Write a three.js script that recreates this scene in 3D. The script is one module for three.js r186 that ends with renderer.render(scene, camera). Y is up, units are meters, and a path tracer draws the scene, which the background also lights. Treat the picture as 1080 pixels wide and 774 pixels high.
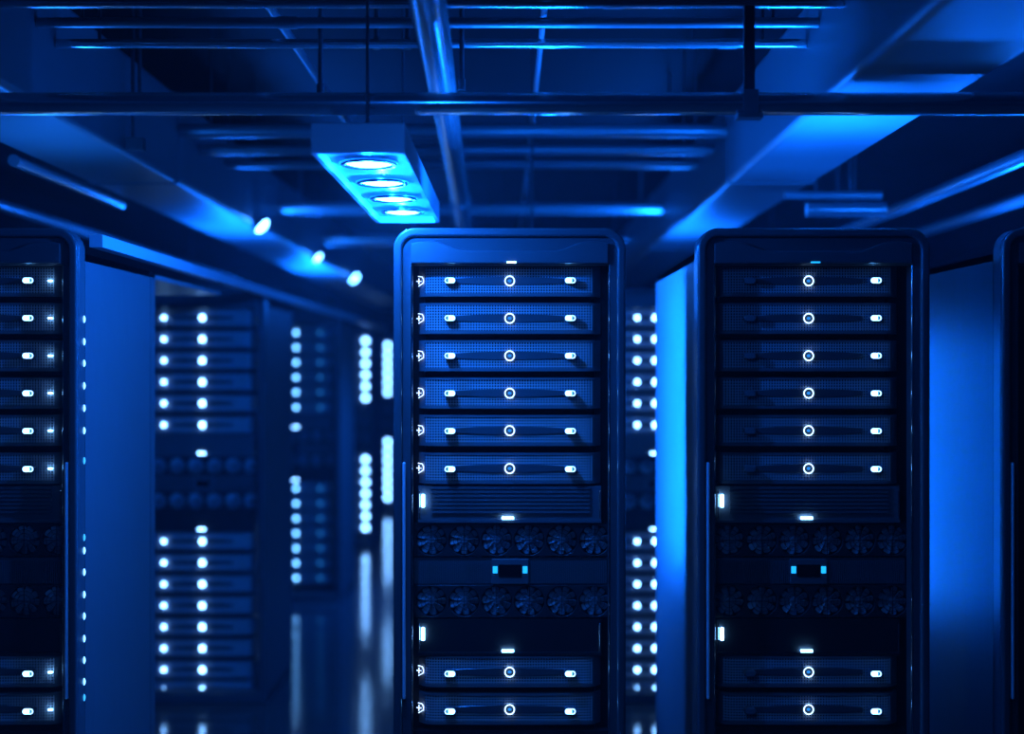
import * as THREE from 'three';
import { mergeGeometries, toCreasedNormals } from 'three/addons/utils/BufferGeometryUtils.js';
import { RectAreaLightUniformsLib } from 'three/addons/lights/RectAreaLightUniformsLib.js';
RectAreaLightUniformsLib.init();

// ---------------------------------------------------------------- camera, exposure, air
const scene = new THREE.Scene();
scene.background = new THREE.Color(0, 0, 0);
const U = 0.0026, D = 3.6, EYE = 1.62;            // metres per photo pixel on the front row of racks, its distance, eye height
const camera = new THREE.PerspectiveCamera(2 * Math.atan(387 * U / D) * 180 / Math.PI, 1080 / 774, 0.05, 60);
camera.position.set(0, EYE, 0);
camera.lookAt(0, EYE, -10);
camera.focus = D;
camera.userData.fStop = camera.getFocalLength() / 1000 / 0.042;
const renderer = new THREE.WebGLRenderer();
renderer.toneMapping = THREE.LinearToneMapping;
renderer.toneMappingExposure = 1.6;
renderer.shadowMap.enabled = true;
scene.fog = new THREE.FogExp2(new THREE.Color(0.9, 0.9, 1.0), 0.0055);  // thin haze standing in for lens bloom around the lamp

const BLUE = new THREE.Color().setRGB(0.002, 0.125, 1.0);   // the gelled lamps' light

// ---------------------------------------------------------------- helpers
let seed = 7;
const rnd = () => { seed = (seed * 1664525 + 1013904223) >>> 0; return seed / 4294967296; };
const taken = new Map();
function numbered(name) {
  const n = taken.get(name) ?? 0; taken.set(name, n + 1);
  return n ? `${name}_${String(n).padStart(3, '0')}` : name;
}
const ORD = ['topmost', 'second', 'third', 'fourth', 'fifth', 'sixth', 'seventh', 'eighth'];
function mesh(name, geo, mat, parent) {
  const m = new THREE.Mesh(Array.isArray(geo) ? mergeGeometries(geo.map(plain)) : geo, mat);
  m.name = name; m.castShadow = m.receiveShadow = true;
  if (parent) parent.add(m);
  return m;
}
function plain(g) {
  let q = g.index ? g.toNonIndexed() : g.clone();
  for (const k of Object.keys(q.attributes)) if (!['position', 'normal'].includes(k)) q.deleteAttribute(k);
  q.clearGroups?.(); return q;
}
function thing(name, label, category, pos = [0, 0, 0], group) {
  const o = new THREE.Group(); o.name = numbered(name); o.position.set(...pos); scene.add(o);
  o.userData = { label, category }; if (group) o.userData.group = group;
  return o;
}
function single(name, geo, mat, label, category, group) {
  const m = mesh(numbered(name), geo, mat, scene);
  m.userData = { label, category }; if (group) m.userData.group = group;
  return m;
}
function structure(name, geo, mat, parent) {
  const m = mesh(name, geo, mat, parent ?? scene);
  if (!parent) m.userData.kind = 'structure';
  return m;
}
function bx(x0, x1, y0, y1, z0, z1) {
  const g = new THREE.BoxGeometry(x1 - x0, y1 - y0, z1 - z0);
  g.translate((x0 + x1) / 2, (y0 + y1) / 2, (z0 + z1) / 2); return g;
}
function roundRect(x0, x1, y0, y1, r, rb = r) {
  const s = new THREE.Shape();
  s.moveTo(x0 + rb, y0); s.lineTo(x1 - rb, y0); if (rb) s.absarc(x1 - rb, y0 + rb, rb, -Math.PI / 2, 0);
  s.lineTo(x1, y1 - r); s.absarc(x1 - r, y1 - r, r, 0, Math.PI / 2);
  s.lineTo(x0 + r, y1); s.absarc(x0 + r, y1 - r, r, Math.PI / 2, Math.PI);
  s.lineTo(x0, y0 + rb); if (rb) s.absarc(x0 + rb, y0 + rb, rb, Math.PI, Math.PI * 1.5);
  return s;
}
function extrude(shape, depth, bevel = 0, seg = 2, curve = 8) {   // front face at z = 0, body behind it
  const g = new THREE.ExtrudeGeometry(shape, { depth: depth - 2 * bevel, bevelEnabled: bevel > 0, bevelThickness: bevel, bevelSize: bevel, bevelOffset: -bevel, bevelSegments: seg, curveSegments: curve });
  g.translate(0, 0, -depth + bevel); return g;
}
function tube(a, b, r, seg = 20) {
  const v = new THREE.Vector3().subVectors(b, a), g = new THREE.CylinderGeometry(r, r, v.length(), seg);
  g.applyQuaternion(new THREE.Quaternion().setFromUnitVectors(new THREE.Vector3(0, 1, 0), v.clone().normalize()));
  g.translate((a.x + b.x) / 2, (a.y + b.y) / 2, (a.z + b.z) / 2); return g;
}
const V = (x, y, z) => new THREE.Vector3(x, y, z);

// ---------------------------------------------------------------- procedural textures and materials
function noiseTexture(size, lo, hi, coarse, srgb) {
  const d = new Uint8Array(size * size * 4), grid = [];
  for (let i = 0; i < coarse * coarse; i++) grid.push(rnd());
  const at = (i, j) => grid[((i + coarse) % coarse) * coarse + ((j + coarse) % coarse)], sm = (t) => t * t * (3 - 2 * t);
  for (let y = 0; y < size; y++) for (let x = 0; x < size; x++) {
    const u = x / size * coarse, v = y / size * coarse, i = Math.floor(v), j = Math.floor(u), a = sm(v - i), b = sm(u - j);
    const c = (at(i, j) * (1 - b) + at(i, j + 1) * b) * (1 - a) + (at(i + 1, j) * (1 - b) + at(i + 1, j + 1) * b) * a;
    const n = Math.round(255 * (lo + (hi - lo) * (0.45 * c + 0.55 * rnd()))), k = (y * size + x) * 4;
    d[k] = d[k + 1] = d[k + 2] = n; d[k + 3] = 255;
  }
  const t = new THREE.DataTexture(d, size, size); t.magFilter = THREE.LinearFilter; t.wrapS = t.wrapT = THREE.RepeatWrapping;
  if (srgb) t.colorSpace = THREE.SRGBColorSpace; t.needsUpdate = true; return t;
}
const grain = noiseTexture(256, 0, 1, 24), smudge = noiseTexture(256, 0.5, 1, 10);
const std = (c, roughness, metalness = 0, more = {}) => new THREE.MeshStandardMaterial({ color: new THREE.Color().setRGB(...(Array.isArray(c) ? c : [c, c, c])), roughness, metalness, ...more });
const M = {
  frame: std(0.085, 0.3), rim: std(0.09, 0.22), bezel: std(0.15, 0.28), grille: std(0.5, 0.35), backing: std(0.012, 0.6), band: std(0.09, 0.25),
  panel: std(0.105, 0.46, 0, { bumpMap: grain, bumpScale: 0.0006 }), chrome: std(0.75, 0.16, 1), handle: std(0.9, 0.35, 0.1), black: std(0.012, 0.5), screen: std(0.006, 0.15),
  slat: std(0.12, 0.35), fin: std(0.12, 0.35), fan: std(0.3, 0.4), fanHousing: std(0.02, 0.5), fanGuard: std(0.1, 0.3, 1),
  duct: std(0.3, 0.4, 0.35, { bumpMap: grain, bumpScale: 0.0005 }), pipe: std(0.6, 0.24, 0.65), shinyPipe: std(0.8, 0.18, 0.8), darkPipe: std(0.4, 0.32, 0.5), rod: std(0.12, 0.5, 0.6),
  ceiling: std(0.014, 0.8), wall: std(0.04, 0.7), floor: std(0.05, 0.16, 0, { roughnessMap: smudge }), lampShell: std(0.55, 0.4), reflector: std(0.8, 0.2, 1),
};
const glow = (r, g, b, power) => new THREE.MeshStandardMaterial({ color: 0x000000, roughness: 0.4, emissive: new THREE.Color().setRGB(r, g, b), emissiveIntensity: power });
const G = {
  led: glow(0.07, 0.36, 1, 24), ring: glow(0.3, 0.55, 1, 3.6), core: glow(0.02, 0.25, 0.8, 0.7), outline: glow(0.2, 0.5, 1, 3.2), bar: glow(0.16, 0.45, 1, 11), cyan: glow(0.01, 0.35, 1, 1.1),
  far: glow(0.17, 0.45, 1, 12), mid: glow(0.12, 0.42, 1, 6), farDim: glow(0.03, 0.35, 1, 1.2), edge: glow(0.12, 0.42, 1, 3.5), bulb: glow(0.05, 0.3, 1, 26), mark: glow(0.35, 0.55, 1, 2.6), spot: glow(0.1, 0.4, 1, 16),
};

// ---------------------------------------------------------------- the room
const X0 = -5.2, X1 = 5.2, ZB = -22, ZF = 3.0, YC = EYE + 1.3;
structure('floor', bx(X0 - 0.2, X1 + 0.2, -0.2, 0, ZB - 0.2, ZF + 0.2), M.floor);
structure('ceiling', bx(X0 - 0.2, X1 + 0.2, YC, YC + 0.2, ZB - 0.2, ZF + 0.2), M.ceiling);
structure('wall_left', bx(X0 - 0.2, X0, 0, YC, ZB, ZF), M.wall);
structure('wall_right', bx(X1, X1 + 0.2, 0, YC, ZB, ZF), M.wall);
structure('wall_back', bx(X0 - 0.2, X1 + 0.2, 0, YC, ZB - 0.2, ZB), M.wall);
structure('wall_front', bx(X0 - 0.2, X1 + 0.2, 0, YC, ZF, ZF + 0.2), M.wall);

// ---------------------------------------------------------------- ceiling lamps: a box with four round bulbs in its underside
function ceilingLamp(x, zNear, label, h, power, size = 1, spill = 0.1) {
  const w = 0.115 * size, L = 1.56 * size, y = EYE + h, t = thing('ceiling_lamp', label, 'lamp', [x, y, -zNear]);
  mesh('housing', [bx(-w, w, 0.03, 0.068, -L, 0), bx(-w, -w + 0.012, 0, 0.03, -L, 0), bx(w - 0.012, w, 0, 0.03, -L, 0), bx(-w + 0.012, w - 0.012, 0, 0.03, -0.012, 0), bx(-w + 0.012, w - 0.012, 0, 0.03, -L, -L + 0.012)], M.lampShell, t);
  mesh('face_plate', bx(-w + 0.012, w - 0.012, 0.02, 0.03, -L + 0.012, -0.012), M.lampShell, t);
  for (let i = 0; i < 4; i++) {
    const z = (-0.25 - i * 0.36) * size, rim = new THREE.TorusGeometry(0.064, 0.008, 10, 36); rim.rotateX(Math.PI / 2); rim.translate(0, 0.014, z);
    const r = mesh('reflector', rim, M.reflector, t);
    const lens = new THREE.SphereGeometry(0.061, 28, 10, 0, Math.PI * 2, 0, Math.PI / 2); lens.scale(1, 0.22, 1); lens.rotateX(Math.PI); lens.translate(0, 0.018, z);
    mesh('bulb', lens, G.bulb, r);
    const p = new THREE.SpotLight(BLUE, power, 0, 1.2, 0.8); p.name = 'bulb_light'; p.position.set(0, -0.002, z); p.target.position.set(0, -2, z); p.shadow.radius = 1.5; p.castShadow = true; t.add(p, p.target);
    const q = new THREE.PointLight(BLUE, spill); q.name = 'bulb_spill'; q.position.set(0, -0.013, z); q.shadow.radius = 0.6; q.castShadow = true; t.add(q);
  }
  const rods = [-0.2, -L + 0.2].map((z) => tube(V(0, 0.068, z), V(0, YC - y, z), 0.004, 8));
  for (const r of rods) mesh('hanger', r, M.rod, t);
  return t;
}
ceilingLamp(-0.35, 2.98, 'glowing box ceiling lamp with four round bulbs above the central rack', 0.485, 0.5, 0.92, 1.7);
ceilingLamp(-0.25, 0.7, 'added box lamp over the front aisle, out of view above', 0.7, 0.2, 1, 0.2);  // added unseen lamp, fill for the rack fronts
ceilingLamp(0.08, 5.0, 'added box lamp over the cross aisle, unseen behind the central rack', 0.42, 0.5, 1, 0.03);  // added unseen lamp to light the second row
ceilingLamp(-0.377, 8.2, 'added box lamp in the line of the glowing one, unseen far behind the central rack', 0.45, 5.0);  // added unseen lamp to light side panels of the farther racks
// added strip lights, unseen behind the racks, to brighten the side panels
function stripLight(label, x, z, tx, tz, y0, y1, power) {
  const t = thing('added_strip_light', label, 'lamp', [x, 0, z]); t.rotation.y = Math.atan2(tx - x, tz - z);
  mesh('post', [bx(-0.02, 0.02, 0, y1 + 0.02, -0.03, -0.005), bx(-0.1, 0.1, 0, 0.012, -0.1, 0.08)], M.rod, t);
  mesh('light_strip', bx(-0.014, 0.014, y0, y1, -0.006, 0), glow(0.02, 0.2, 1, 3), t);
  const l = new THREE.RectAreaLight(BLUE, power, 0.03, y1 - y0); l.name = 'strip_glow'; l.position.set(0, (y0 + y1) / 2, 0.004); l.rotation.y = Math.PI; t.add(l);
}
stripLight('added upright strip light, unseen behind the central rack', 0.14, -4.8, 0.507, -4.0, 0.9, 1.95, 310);
stripLight('added upright strip light, unseen behind the dim rack', 1.09, -5.0, 1.34, -3.8, 0.7, 1.75, 85);

// ---------------------------------------------------------------- server racks
const PX = (p) => p * U;                                           // photo pixels on the front row to metres
const rackY = (py) => EYE - (py - 387) * U;                        // photo y on the front row to height
const FRAME_TOP = rackY(241), BODY_TOP = rackY(266), OPEN_TOP = rackY(279), SET_BACK = 0.05;
const HW = PX(122);
const frameShape = roundRect(-HW, HW, 0, FRAME_TOP, PX(22), 0);
const opening = new THREE.Path(); opening.moveTo(-PX(103), 0.06); opening.lineTo(-PX(103), OPEN_TOP); opening.lineTo(PX(105), OPEN_TOP); opening.lineTo(PX(105), 0.06); opening.closePath();
frameShape.holes.push(opening);
const frameGeo = extrude(frameShape, 0.055, 0.003, 2, 10);
const rimShape = roundRect(-HW, HW, 0, FRAME_TOP, PX(22), 0), rimHole = roundRect(-HW + PX(9), HW - PX(9), 0.05, FRAME_TOP - PX(9), PX(14), 0);
rimShape.holes.push(new THREE.Path(rimHole.getPoints(10)));
const rimGeo = extrude(rimShape, 0.022, 0.007, 4, 10); rimGeo.translate(0, 0, 0.018);
const headShape = new THREE.Shape();                               // header with the two scooped corners
headShape.moveTo(-PX(104), PX(1)); headShape.lineTo(PX(104), PX(1)); headShape.lineTo(PX(104), PX(22)); headShape.bezierCurveTo(PX(70), PX(30), PX(66), PX(15), PX(46), PX(14));
headShape.lineTo(-PX(46), PX(14)); headShape.bezierCurveTo(-PX(66), PX(15), -PX(70), PX(30), -PX(104), PX(22)); headShape.closePath();
const headGeo = extrude(headShape, 0.014, 0.003, 2, 10); headGeo.translate(0, OPEN_TOP, 0.012);
const beadGeo = (x) => tube(V(x, 0.06, -0.004), V(x, OPEN_TOP - 0.002, -0.004), 0.0042, 14);

function rack(label, cx, k, depth, opt = {}) {
  const t = thing('server_rack', label, 'server rack', [PX(cx), 0, -D * k], opt.group), zb = -depth;
  mesh('front_frame', frameGeo, M.frame, t); mesh('rim', rimGeo, M.rim, t); mesh('header_panel', headGeo, M.frame, t);
  for (const s of [-1, 1]) {
    const x0 = s < 0 ? -HW : HW - 0.012, inset = s < 0 ? 0.003 : -0.003;
    mesh('side_panel', bx(x0, x0 + 0.012, 0.03, BODY_TOP, zb + 0.06, -0.055), M.panel, t);
    mesh('rear_post', bx(x0 + Math.min(inset, 0), x0 + 0.03 * (s < 0 ? 1 : 1) - (s < 0 ? 0 : 0.018), 0.0, BODY_TOP, zb, zb + 0.05), M.panel, t);
    mesh('gap_plate', s < 0 ? bx(-HW + 0.013, -PX(93), 0.05, BODY_TOP - 0.022, -0.16, -0.115) : bx(PX(93), HW - 0.013, 0.05, BODY_TOP - 0.022, -0.16, -0.115), M.black, t);  // plates added to stop light leaking between bezel and frame
    mesh('edge_bead', beadGeo(s < 0 ? -PX(104) : PX(106)), M.chrome, t);
  }
  mesh('top_panel', bx(-HW, HW, BODY_TOP - 0.02, BODY_TOP, zb, -0.055), M.black, t);
  mesh('rear_door', bx(-HW + 0.014, HW - 0.014, 0.03, BODY_TOP - 0.02, zb + 0.002, zb + 0.09), M.black, t);
  mesh('base', bx(-HW, HW, 0, 0.03, zb, -0.055), M.black, t);
  const hs = opt.handleSide ?? -1, bar = roundRect(-PX(1.6), PX(1.6), 0, PX(249), PX(1.5));
  const hg = extrude(bar, 0.016, 0.003, 3, 6); hg.translate(hs * PX(111), rackY(736), 0.018);
  mesh('door_handle', hg, M.handle, t);
  if (opt.headGlint) { const g = extrude(roundRect(-PX(5), PX(5), 0, PX(1.6), PX(0.7)), 0.003); g.translate(PX(2), OPEN_TOP + PX(1.2), 0.0145); mesh('header_glint', g, opt.headGlint, t); }  // glowing sliver standing in for a reflection on the header
  return t;
}

// ---- one rack server: curved perforated bezel, ring light in the middle, lit handles either side
const BW = PX(98), BH = PX(16.5);
const bow = (x) => { const a = Math.abs(x) / BW; return -0.003 * a * a - (a > 0.84 ? 0.03 * ((a - 0.84) / 0.16) ** 2 : 0); };
function curved(x0, x1, y0, y1, t, n, lift = 0) {
  const p = [], q = (a, b, c, d) => p.push(...a, ...b, ...c, ...a, ...c, ...d);
  const P = (i) => { const x = x0 + (x1 - x0) * i / n, z = bow(x) + lift; return [[x, y1, z], [x, y0, z], [x, y0, z - t], [x, y1, z - t]]; };
  for (let i = 0; i < n; i++) { const A = P(i), B = P(i + 1); q(A[1], B[1], B[0], A[0]); q(A[0], B[0], B[3], A[3]); q(A[2], B[2], B[1], A[1]); q(A[3], B[3], B[2], A[2]); }
  const A = P(0), B = P(n); q(A[3], A[2], A[1], A[0]); q(B[0], B[1], B[2], B[3]);
  const g = new THREE.BufferGeometry(); g.setAttribute('position', new THREE.Float32BufferAttribute(p, 3)); g.computeVertexNormals(); return g;
}
const GX0 = -PX(91), GX1 = PX(89), GY0 = -BH + PX(3.4), GY1 = BH - PX(2.2);
const bezelGeo = toCreasedNormals(mergeGeometries([curved(-BW, BW, GY1, BH, 0.02, 40), curved(-BW, BW, -BH, GY0, 0.02, 40), curved(-BW, GX0, GY0, GY1, 0.02, 8), curved(GX1, BW, GY0, GY1, 0.02, 8)]), 0.6);
const bars = [];
for (let x = GX0 + PX(1.2); x < GX1; x += PX(2.9)) { const z = bow(x); bars.push(plain(bx(x, x + PX(1.1), GY0, GY1, z - 0.006, z - 0.0025))); }
for (let y = GY0 + PX(1.2); y < GY1 - PX(0.6); y += PX(2.9)) bars.push(curved(GX0, GX1, y, y + PX(1.1), 0.003, 26, -0.0022));
const grilleGeo = mergeGeometries(bars);
const backGeo = curved(GX0, GX1, GY0, GY1, 0.004, 20, -0.012);
const chassisGeo = bx(-PX(92), PX(92), -BH, BH, -0.5, -0.055);
const lensShape = new THREE.Shape(); lensShape.moveTo(-PX(58), -PX(2.6)); lensShape.quadraticCurveTo(0, -PX(6.5), PX(58), -PX(2.6)); lensShape.lineTo(PX(58), PX(2.6)); lensShape.quadraticCurveTo(0, PX(6.5), -PX(58), PX(2.6)); lensShape.closePath();
const bandGeo = extrude(lensShape, 0.012, 0.001, 1, 14); bandGeo.translate(0, 0, 0.001);
const ringGeo = new THREE.TorusGeometry(PX(5), PX(0.52), 10, 36); ringGeo.translate(0, 0, 0.003);
const coreGeo = new THREE.SphereGeometry(PX(2.1), 14, 8); coreGeo.scale(1, 0.8, 0.4); coreGeo.translate(0, 0, 0.001);
const pillOut = roundRect(-PX(5.6), PX(5.6), -PX(3), PX(3), PX(2.9)), pillIn = roundRect(-PX(4.6), PX(4.6), -PX(2.1), PX(2.1), PX(2));
const pillBodyGeo = extrude(roundRect(-PX(6), PX(6), -PX(3.4), PX(3.4), PX(3.3)), 0.03, 0.002, 2, 8);
pillOut.holes.push(new THREE.Path(pillIn.getPoints(8)));
const pillRingGeo = extrude(pillOut, 0.002, 0, 1, 8); pillRingGeo.translate(0, 0, 0.002);
const ledGeo = extrude(roundRect(-PX(2.9), PX(2.9), -PX(1.9), PX(1.9), PX(0.9)), 0.0035); ledGeo.translate(0, 0, 0.0035);
function lineGeo(pts, w) {
  return mergeGeometries(pts.slice(1).map((b, i) => { const a = pts[i], l = Math.hypot(b[0] - a[0], b[1] - a[1]), g = new THREE.BoxGeometry(PX(l + w * 0.7), PX(w), 0.0015); g.rotateZ(Math.atan2(b[1] - a[1], b[0] - a[0])); g.translate(PX((a[0] + b[0]) / 2), PX((a[1] + b[1]) / 2), 0); return plain(g); }));
}
const markGeo = mergeGeometries([lineGeo([[-0.6, 5.3], [3.8, 4.6], [5.4, 1.8], [5.2, -2], [-0.2, -5.2]], 0.75), lineGeo([[-2.4, 0], [2.6, 0]], 0.8), lineGeo([[0, 2.8], [0, -2.8]], 0.8)]);

function lights(t, list) { // list: {x, r, m, name}
  for (const l of list) { const g = new THREE.SphereGeometry(PX(l.r), 18, 10); g.scale(1, 1, 0.4); g.translate(PX(l.x), 0, 0.006); mesh(l.name ?? 'status_light', g, l.m, t); }
}
function server(label, rk, py, o, group) {
  const t = thing('rack_server', label, 'server', [rk.position.x, rackY(py), rk.position.z - SET_BACK], group);
  mesh('bezel', bezelGeo, M.bezel, t);
  const gr = mesh('perforated_grille', grilleGeo, M.grille, t); gr.userData.kind = 'stuff';
  mesh('backing', backGeo, M.backing, t); mesh('chassis', chassisGeo, M.black, t); 
  mesh('logo_band', bandGeo, M.band, t);
  if (o.far) { lights(t, o.far); return t; }
  mesh('ring_light', ringGeo, G.ring, t); mesh('centre_light', coreGeo, G.core, t);
  for (const s of [-1, 1]) {
    const h = mesh('handle', pillBodyGeo, M.bezel, t); h.position.set(s < 0 ? -PX(o.hl ?? 63.5) : PX(o.hr ?? 64.5), 0, 0.022);
    if (s < 0 && o.leftOff) continue;
    mesh('handle_outline', pillRingGeo, G.outline, h);
    const l = mesh('handle_light', ledGeo, G.led, h); l.position.x = -s * PX(1.6);
  }
  if (o.mark) { const m = mesh('plus_mark', markGeo, G.mark, t); m.position.set(-PX(97.5), 0, -0.016); m.rotation.y = -0.35; }
  if (o.edge) { const g = extrude(roundRect(-PX(2.6), PX(2.6), -PX(1), PX(1), PX(0.9)), 0.003); const m = mesh('edge_glint', g, G.bar, t); m.position.set(PX(o.edge), 0, 0.006); }  // glowing pill standing in for the handle light reflected in the frame
  return t;
}

// ---- drawer fronts, fan trays and the control panel between the servers
const barGeo = extrude(roundRect(-PX(6.5), PX(6.5), -PX(1.5), PX(1.5), PX(0.6)), 0.004, 0.0008, 1, 4);
const pillGeo = extrude(roundRect(-PX(1.8), PX(1.8), -PX(7), PX(7), PX(1)), 0.004, 0.0008, 1, 4);
const trimGeo = extrude(roundRect(-PX(0.7), PX(0.7), -PX(15), PX(15), PX(0.6)), 0.006, 0.001, 1, 4);
function drawer(label, rk, y0, y1, slats, far, group) {
  const py = (y0 + y1) / 2, hh = PX((y1 - y0) / 2 - 0.5), t = thing(slats ? 'vented_drawer' : 'plain_drawer', label, 'drawer', [rk.position.x, rackY(py), rk.position.z - SET_BACK], group);
  mesh('front_plate', [bx(-PX(98), PX(98), -hh, hh, -0.03, -0.008), bx(-PX(98), PX(98), -hh, -hh + PX(3), -0.01, 0)], slats ? M.slat : M.black, t);
  mesh('chassis', bx(-PX(92), PX(92), -hh, hh, -0.5, -0.03), M.black, t);
  if (slats) for (let i = 0; i < 7; i++) mesh('slat', bx(-PX(84), PX(86), hh - PX(3.2 + i * 4.3), hh - PX(0.6 + i * 4.3), -0.009, -0.002), M.slat, t);
  const b = mesh('bar_light', barGeo, far ? G.far : G.bar, t); b.position.set(-PX(2), -hh + PX(5), 0.003);
  for (const s of [-1, 1]) { const m = mesh('edge_trim', trimGeo, M.chrome, t); m.position.set(s * PX(96.5), 0, 0.002); }
  if (!far) { const p = mesh('side_light', pillGeo, G.bar, t); p.position.set(-PX(92.5), PX(4), 0.004); }
  return t;
}
function bladeGeo(r) {
  const s = new THREE.Shape(); s.moveTo(-r * 0.06, r * 0.2); s.quadraticCurveTo(-r * 0.34, r * 0.8, -r * 0.22, r * 0.96); s.quadraticCurveTo(0, r * 1.06, r * 0.24, r * 0.92); s.quadraticCurveTo(r * 0.26, r * 0.7, r * 0.08, r * 0.2); s.closePath();
  const g = new THREE.ExtrudeGeometry(s, { depth: 0.002, bevelEnabled: false, curveSegments: 4 }); g.rotateY(0.5); return g;
}
const FR = PX(15.6), blade = bladeGeo(FR);
const housingShape = roundRect(-PX(109), PX(109), -PX(17.2), PX(17.2), PX(1));
for (let i = 0; i < 6; i++) { const h = new THREE.Path(); h.absarc(PX(-84 + i * 35), 0, FR * 1.06, 0, Math.PI * 2); housingShape.holes.push(h); }
const housingGeo = extrude(housingShape, 0.012, 0.001, 1, 14);
const hubGeo = new THREE.CylinderGeometry(PX(3.6), PX(4), 0.012, 16); hubGeo.rotateX(Math.PI / 2); hubGeo.translate(0, 0, -0.012);
const guards = []; for (const r of [0.45, 0.72]) guards.push(plain(new THREE.TorusGeometry(FR * r, 0.0009, 5, 24))); 
for (let k = 0; k < 2; k++) { const g = new THREE.BoxGeometry(FR * 2.1, 0.0018, 0.0015); g.rotateZ(k * Math.PI / 2); guards.push(plain(g)); }
const guardGeo = mergeGeometries(guards); guardGeo.translate(0, 0, -0.001);
const farFan = []; for (let i = 0; i < 6; i++) for (let b = 0; b < 9; b++) { const g = blade.clone(); g.rotateZ(b * Math.PI * 2 / 9 + i); g.translate(PX(-84 + i * 35), 0, -0.014); farFan.push(plain(g)); }
const farFanGeo = mergeGeometries(farFan);
function fanTray(label, rk, py, far, group) {
  const t = thing('fan_tray', label, 'fan tray', [rk.position.x, rackY(py), rk.position.z - 0.058], group);
  mesh('housing', housingGeo, M.fanHousing, t); mesh('back_plate', bx(-PX(109), PX(109), -PX(17), PX(17), -0.05, -0.042), M.backing, t);
  if (far) { mesh('fan_blades', farFanGeo, M.fan, t).userData.kind = 'stuff'; return t; }
  for (let i = 0; i < 6; i++) {
    const f = mesh('fan', hubGeo, M.fan, t); f.position.x = PX(-84 + i * 35);
    const turn = rnd() * 6;
    for (let b = 0; b < 9; b++) { const m = mesh('blade', blade, M.fan, f); m.rotation.z = turn + b * Math.PI * 2 / 9; m.position.z = -0.014; }
    const g = mesh('fan_guard', guardGeo, M.fanGuard, t); g.position.x = f.position.x;
  }
  return t;
}
const finBars = []; for (let x = -103; x < 104; x += 2.1) if (Math.abs(x - 0.5) > 20) finBars.push(plain(bx(PX(x), PX(x + 1.1), -PX(13), PX(11), -0.008, -0.001)));
const finGeo = mergeGeometries(finBars);
function controlPanel(label, rk, far, group) {
  const t = thing('control_panel', label, 'control panel', [rk.position.x, rackY(606), rk.position.z - 0.058], group);
  mesh('front_plate', bx(-PX(104), PX(105), -PX(14), PX(14), -0.03, -0.008), M.slat, t);
  mesh('fin_grille', finGeo, M.fin, t).userData.kind = 'stuff';
  const pl = extrude(roundRect(-PX(20), PX(20), -PX(13.5), PX(13.5), PX(1.5)), 0.014, 0.002, 2, 4); pl.translate(PX(0.5), 0, 0.004); mesh('display_surround', pl, M.fin, t);
  const sc = extrude(roundRect(-PX(12.5), PX(12.5), -PX(6.5), PX(6.5), PX(1)), 0.004); sc.translate(PX(0.5), PX(1), 0.006); mesh('display_screen', sc, M.screen, t);
  if (!far) for (const s of [-1, 1]) { const g = extrude(roundRect(-PX(2.5), PX(2.5), -PX(3.7), PX(3.7), PX(0.4)), 0.003); const m = mesh('added_edge_dot', g, G.cyan, t); m.position.set(PX(0.5 + s * 16), PX(2), 0.006); }
  return t;
}
const UPPER = [295, 335, 375, 415, 455, 495.5], LOWER = [713, 753, 793, 833, 873, 913, 953, 990];
function fill(rk, where, o, nLower, far) {
  UPPER.forEach((py, i) => server(`dark perforated server, ${i ? ORD[i] + ' from the top' : 'topmost'} in ${where}`, rk, py, o, `servers in ${where}`));
  drawer(`slatted drawer front above the fans of ${where}`, rk, 514, 554, true, far);
  fanTray(`upper row of six small fans in ${where}`, rk, 572.5, far);
  controlPanel(`ribbed control panel between the fan rows of ${where}`, rk, far);
  fanTray(`lower row of six small fans in ${where}`, rk, 638, far);
  drawer(`plain black drawer front below the fans of ${where}`, rk, 656.5, 696, false, far);
  LOWER.slice(0, nLower).forEach((py, i) => server(`dark perforated server, ${i ? ORD[i] : 'first'} below the fans in ${where}`, rk, py, o, `servers in ${where}`));
}
const blank = (rk) => mesh('blank_panel', bx(-PX(103), PX(105), 0.06, rackY(776), -0.09, -0.05), M.black, rk);

const central = rack('sharp central server rack with rounded black frame under the glowing ceiling lamp', -2.5, 1, 0.76, { headGlint: G.bar });
fill(central, 'the central rack', { mark: true }, 2); blank(central);
const dim = rack('darker server rack with curved servers, beside the bright cyan side panel', 317, 1, 1.03, { headGlint: G.cyan });
fill(dim, 'the dim rack', { leftOff: true, hr: 70 }, 2); blank(dim);
const cut = rack('server rack cut off by the picture edge, blue side panel showing', -579, 1, 0.77, { handleSide: 1 });
fill(cut, 'the rack cut by the picture edge', { edge: 86 }, 2); blank(cut);
for (const [py, m] of [[336, G.edge], [360, G.edge], [383, G.edge], [407, G.edge], [431, G.edge], [455, G.edge], [487, G.farDim], [569, G.farDim], [583, G.edge], [606, G.edge], [630, G.edge], [653, G.edge], [677, G.edge], [700, G.edge], [723, G.edge], [740, G.farDim]]) {
  const g = new THREE.SphereGeometry(PX(4), 12, 8); g.scale(0.5, 1, 0.5); g.translate(HW - 0.001, rackY(py), -0.045); mesh('added_edge_dot', g, m, cut);  // added glowing dots standing in for bright specks of unknown origin
}
const outer = rack('server rack with a tall plain blue side panel at the picture edge', 637, 1, 0.8, {}); blank(outer);
mesh('dark_front', bx(-PX(103), PX(105), rackY(776), OPEN_TOP, -0.09, -0.05), M.black, outer);

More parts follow.
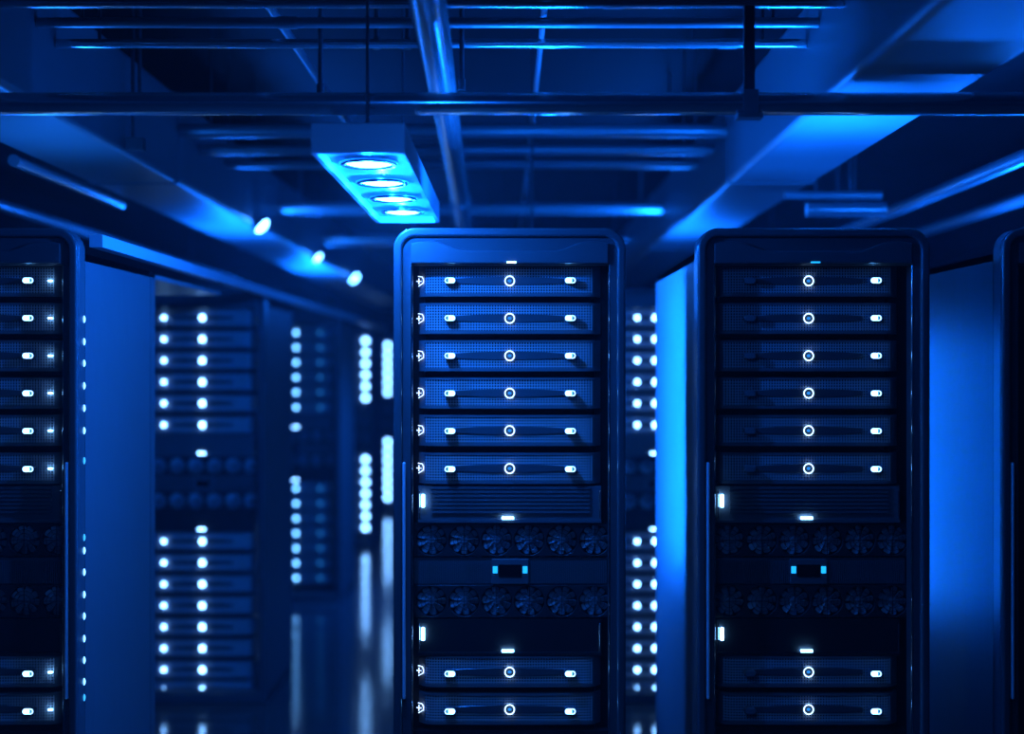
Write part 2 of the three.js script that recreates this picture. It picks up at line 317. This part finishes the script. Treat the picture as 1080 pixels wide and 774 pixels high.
const K = [1.76, 2.53, 3.33, 4.1];
const second = rack('blurred rack showing two columns of round white lights', -579, K[0], 0.76, {});
fill(second, 'the two-column blurred rack', { far: [{ x: 0, r: 5, m: G.far }, { x: -72, r: 3.6, m: G.far }] }, 8, true);
const gap = rack('blurred rack glimpsed in the narrow gap between the two sharp racks', 268, K[0], 0.76, {});
fill(gap, 'the rack seen in the gap', { far: [{ x: 0, r: 5, m: G.far }, { x: -34, r: 4, m: G.far }] }, 8, true);
const third = rack('blurred rack with one column of half-hidden bluish dots', -579, K[1], 0.76, {});
fill(third, 'the rack with half-hidden bluish dots', { far: [{ x: 0, r: 5, m: G.mid }, { x: 64, r: 4, m: G.core }] }, 7, true);
const fourth = rack('far blurred rack with a column of overlapping white dots', -608, K[2], 0.76, {});
fill(fourth, 'the far rack with overlapping dots', { far: [{ x: 92, r: 8, m: G.far }] }, 7, true);
const fifth = rack('farthest blurred rack, its dots touching the central rack edge', -579, K[3], 0.76, {});
fill(fifth, 'the farthest rack', { far: [{ x: 40, r: 9, m: G.far }] }, 7, true);

// ---------------------------------------------------------------- ducts, pipes and conduits under the ceiling
function duct(label, xa, xb, h0, h1, z0, z1, group) {
  const s = roundRect(xa, xb, EYE + h0, EYE + h1, 0.022), t = thing('air_duct', label, 'duct', [0, 0, 0], group), n = 6, L = (z0 - z1) / n;
  for (let i = 0; i < n; i++) { const g = extrude(s, L - 0.004, 0.004, 2, 6); g.translate(0, 0, z0 - i * L); mesh('section', g, M.duct, t); }
  for (let i = 1; i < n; i++) { const g = extrude(roundRect(xa - 0.006, xb + 0.006, EYE + h0 - 0.006, EYE + h1 + 0.006, 0.024), 0.02, 0.003, 1, 6); g.translate(0, 0, z0 - i * L + 0.01); mesh('flange', g, M.duct, t); }
  return t;
}
duct('wide blue-lit duct running above the racks with the round blurred lights', -1.61, -1.27, 0.7, 1.04, 0.5, -16);
duct('wide blue-lit duct running above the dim rack', 0.82, 1.15, 0.7, 1.02, 0.5, -16);

const at = (x, y, k) => V((x - 540) * U * k, EYE - (y - 387) * U * k, -D * k);
const kAt = (h, y) => h / (U * (387 - y));
const strap = (x, y, z, r) => { const g = new THREE.TorusGeometry(r, 0.004, 6, 20); g.rotateY(Math.PI / 2); g.translate(x, y, z); return g; };
function acrossPipe(label, h, y, r, xa, xb, mat, joints = []) {
  const k = kAt(h, y), t = thing('ceiling_pipe', label, 'pipe', [0, EYE + h, -D * k]);
  const g = tube(V(xa, 0, 0), V(xb, 0, 0), r, 28); mesh('pipe_run', g, mat, t);
  for (const j of joints) { const c = new THREE.CylinderGeometry(r * 1.18, r * 1.18, 0.05, 28); c.rotateZ(Math.PI / 2); c.translate(j, 0, 0); mesh('coupling', c, mat, t); }
  for (const x of [Math.max(xa + 0.12, -3.3), Math.min(xb - 0.12, 3.1)]) mesh('hanger', tube(V(x, 0, 0), V(x, 1.3 - h, 0), 0.005, 8), M.rod, t);
  return t;
}
function alongPipe(label, a, b, r, mat, collars = [], name = 'ceiling_pipe') {
  const t = thing(name, label, 'pipe'); mesh('pipe_run', tube(a, b, r, 28), mat, t);
  const dir = new THREE.Vector3().subVectors(b, a).normalize();
  for (const f of collars) { const c = a.clone().lerp(b, f), o = c.clone().addScaledVector(dir, 0.04); mesh('collar', tube(c.clone().addScaledVector(dir, -0.04), o, r * 1.2, 28), mat, t); }
  for (const f of [0.15, 0.85]) { const c = a.clone().lerp(b, f); mesh('hanger', tube(c, V(c.x, YC, c.z), 0.005, 8), M.rod, t); }
  return t;
}
// the long pipe across the picture and its clamp
const cross = acrossPipe('long shiny pipe running straight across the picture in front of the lamp', 0.65, 109.5, 0.028, -5.15, 5.15, M.shinyPipe, [-1.9, 2.2]);
const clampX = (790 - 540) * U * kAt(0.65, 109.5);
mesh('clamp', [bx(clampX - 0.031, clampX + 0.031, -0.037, -0.026, -0.024, 0.024), bx(clampX - 0.018, clampX + 0.018, -0.03, 0.03, 0.0275, 0.0315), bx(clampX - 0.018, clampX + 0.018, -0.03, 0.03, -0.0315, -0.0275)], M.darkPipe, cross);
mesh('hanger', bx(clampX - 0.013, clampX + 0.013, 0.024, 0.65, -0.008, 0.008), M.rod, cross);
acrossPipe('thin pipe at the very top with a bright highlight', 0.9, 3, 0.013, -1.268, 0.818, M.shinyPipe, [0.25]);
acrossPipe('upper thin dull pipe above the long shiny pipe', 0.92, 24, 0.014, -1.268, 0.818, M.darkPipe, [-0.6]);
acrossPipe('wavy-lit thin pipe, lowest of the three above the long shiny pipe', 0.9, 46, 0.013, -1.268, 0.818, M.shinyPipe, [0.6]);
acrossPipe('first blurred pipe below the long shiny pipe, level with the lamp top', 0.9, 138, 0.027, -1.268, 0.818, M.darkPipe, []);
acrossPipe('second blurred pipe below the long shiny pipe, level with the lamp face', 0.88, 158, 0.022, -1.268, 0.818, M.darkPipe, []);
acrossPipe('faint blurred pipe, third below the long shiny pipe', 0.9, 173, 0.02, -1.268, 0.818, M.darkPipe, []);
acrossPipe('faint distant blurred pipe just above the central rack', 0.86, 220, 0.035, -1.268, 0.818, M.pipe, []);
acrossPipe('distant blurred bright pipe ending beside the lamp and the central rack', 0.86, 253, 0.04, at(312, 253, kAt(0.86, 253)).x, 0.818, M.pipe, []);
acrossPipe('distant bright blurred pipe seen under the duct, just above the dim rack', 0.62, 221, 0.03, 1.16, 1.47, M.pipe, []);
acrossPipe('distant thin blurred pipe seen under the duct, upper of two above the dim rack', 0.655, 206, 0.016, 1.04, 1.41, M.darkPipe, []);
alongPipe('fat silvery pipe running away from the viewer beside the lamp', at(446, -30, kAt(0.8, -30)), at(494, 262, kAt(0.8, 262)), 0.042, M.pipe, [0.585]);
alongPipe('thin conduit running away from the viewer above the central rack', V(0.09, EYE + 0.95, -2.6), V(0.06, EYE + 0.95, -9), 0.009, M.darkPipe, [], 'ceiling_conduit');
alongPipe('thin slanting conduit above the lamp', V(-0.673, EYE + 1.0, -2.6), V(-0.673, EYE + 1.0, -9), 0.013, M.darkPipe, [], 'ceiling_conduit');
alongPipe('bright upper pipe slanting past the dim rack top', V(1.71, EYE + 0.7, -1), V(1.71, EYE + 0.7, -10), 0.027, M.pipe, []);
alongPipe('lower pipe slanting past the dim rack top', V(2.1, EYE + 0.69, -1), V(2.1, EYE + 0.69, -10), 0.027, M.pipe, []);
alongPipe('short bright pipe slanting above the rack cut by the picture edge', V(-2.12, EYE + 0.67, -1), V(-2.12, EYE + 0.67, -10), 0.025, M.pipe, []);
alongPipe('short stub of conduit tucked under the edge of the duct', V(-1.64, EYE + 0.68, -D * 1.2), V(-1.64, EYE + 0.68, -D * 1.53), 0.02, M.pipe, [], 'ceiling_conduit');
single('cable_rail', bx(-1.182, -1.145, EYE + 0.335, EYE + 0.37, -D * 3.3, -D * 1.02), M.lampShell, 'narrow rail running along the rack tops towards the back', 'rail');
single('cable_shelf', bx(-1.5, -1.2, EYE + 0.295, EYE + 0.31, -D * 1.5, -D * 1.22), M.duct, 'flat shelf bridging the gap behind the rack cut by the picture edge', 'shelf');
const rodSpots = [[338, 100, 1.0, 'beside the slanting conduit left of the lamp'], [397, 52, 1.02, 'above the lamp, first of a close pair'], [430, 52, 1.02, 'above the lamp, second of a close pair'], [487, 95, 1.0, 'just beyond the fat silvery pipe'], [883, 230, 1.6, 'under the duct above the dim rack']];
for (const [x, y, k, w] of rodSpots) { const p = at(x, y, k); single('hanging_rod', [tube(p, V(p.x, YC, p.z), 0.007, 10), tube(V(p.x, p.y, p.z), V(p.x, p.y + 0.03, p.z), 0.011, 10)], M.rod, 'thin dark hanging rod ' + w, 'rod'); }
{ const p = at(144, 152, 1.19), t = thing('duct_hanger', 'dark twin-rod hanger with a bracket at the duct edge', 'hanger');
  mesh('rod', tube(V(p.x - 0.012, p.y, p.z), V(p.x - 0.012, YC, p.z), 0.006, 10), M.rod, t); mesh('rod', tube(V(p.x + 0.01, p.y + 0.1, p.z), V(p.x + 0.01, YC, p.z), 0.006, 10), M.rod, t);
  mesh('bracket', bx(p.x - 0.03, p.x + 0.025, p.y - 0.02, p.y + 0.02, p.z - 0.02, p.z + 0.02), M.rod, t); }

// added unseen uplights on rack tops; glows standing in for duct-edge lamp reflections
function uplight(label, x, k, w, d, power) {
  const t = thing('uplight', label, 'lamp', [x, BODY_TOP, -D * k - 0.06 - d / 2 - 0.01]), e = d / 2 + 0.01;
  mesh('case', [bx(-w / 2, w / 2, 0, 0.012, -e, e), bx(-w / 2, w / 2, 0.012, 0.02, -e, -e + 0.006), bx(-w / 2, w / 2, 0.012, 0.02, e - 0.006, e)], M.black, t);
  mesh('light_strip', bx(-w / 2 + 0.01, w / 2 - 0.01, 0.012, 0.016, -d / 2, d / 2), glow(0.02, 0.25, 1, 3), t);
  const l = new THREE.RectAreaLight(BLUE, power, w - 0.02, d); l.name = 'strip_glow'; l.position.set(0, 0.022, 0); l.rotation.x = Math.PI / 2; t.add(l);
}
uplight('added unseen uplight on top of the dim rack, shining on the duct', 0.92, 1, 0.34, 0.05, 430);
uplight('added unseen uplight on top of the central rack', 0.06, 1, 0.3, 0.06, 160);
uplight('added unseen uplight on top of the rack cut by the picture edge', -1.42, 1, 0.16, 0.6, 7);
uplight('added unseen uplight on top of the two-column blurred rack', -1.42, K[0], 0.16, 0.6, 70);
uplight('added unseen uplight on top of the rack with half-hidden bluish dots', -1.42, K[1], 0.16, 0.6, 110);
uplight('added unseen uplight on top of the rack seen in the gap', 0.85, K[0], 0.2, 0.6, 50);
uplight('added unseen uplight on top of the rack with the tall plain side panel', 1.7, 1, 0.3, 0.5, 18);
{ const t = thing('added_uplight', 'added standing uplight, unseen behind the tall plain side panel', 'lamp', [1.9, 0, -5.4]);  // added unseen uplight to brighten the slanting pipes
  mesh('post', [bx(-0.02, 0.02, 0.01, 1.82, -0.02, 0.02), bx(-0.14, 0.14, 0, 0.012, -0.14, 0.14)], M.rod, t);
  mesh('head', bx(-0.12, 0.12, 1.82, 1.84, -0.12, 0.12), M.rod, t); mesh('light_panel', bx(-0.11, 0.11, 1.84, 1.845, -0.11, 0.11), glow(0.02, 0.2, 1, 3), t);
  const l = new THREE.RectAreaLight(BLUE, 110, 0.2, 0.2); l.name = 'panel_glow'; l.position.set(0, 1.85, 0); l.rotation.x = Math.PI / 2; t.add(l); }
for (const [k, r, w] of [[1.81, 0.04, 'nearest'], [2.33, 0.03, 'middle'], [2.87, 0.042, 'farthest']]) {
  const t = thing('duct_glint', `added glow standing in for a lamp reflection on the duct edge, ${w} of three`, 'light', [-1.25, EYE + 0.708, -D * k]);
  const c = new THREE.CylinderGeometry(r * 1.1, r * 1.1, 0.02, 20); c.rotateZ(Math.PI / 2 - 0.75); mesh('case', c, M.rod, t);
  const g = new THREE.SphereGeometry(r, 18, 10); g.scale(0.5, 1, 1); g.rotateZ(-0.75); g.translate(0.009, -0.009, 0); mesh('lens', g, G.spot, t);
  const p = new THREE.PointLight(BLUE, 0.12); p.name = 'glint_glow'; p.position.set(0.035, -0.035, 0); p.castShadow = true; t.add(p);
}

renderer.render(scene, camera);
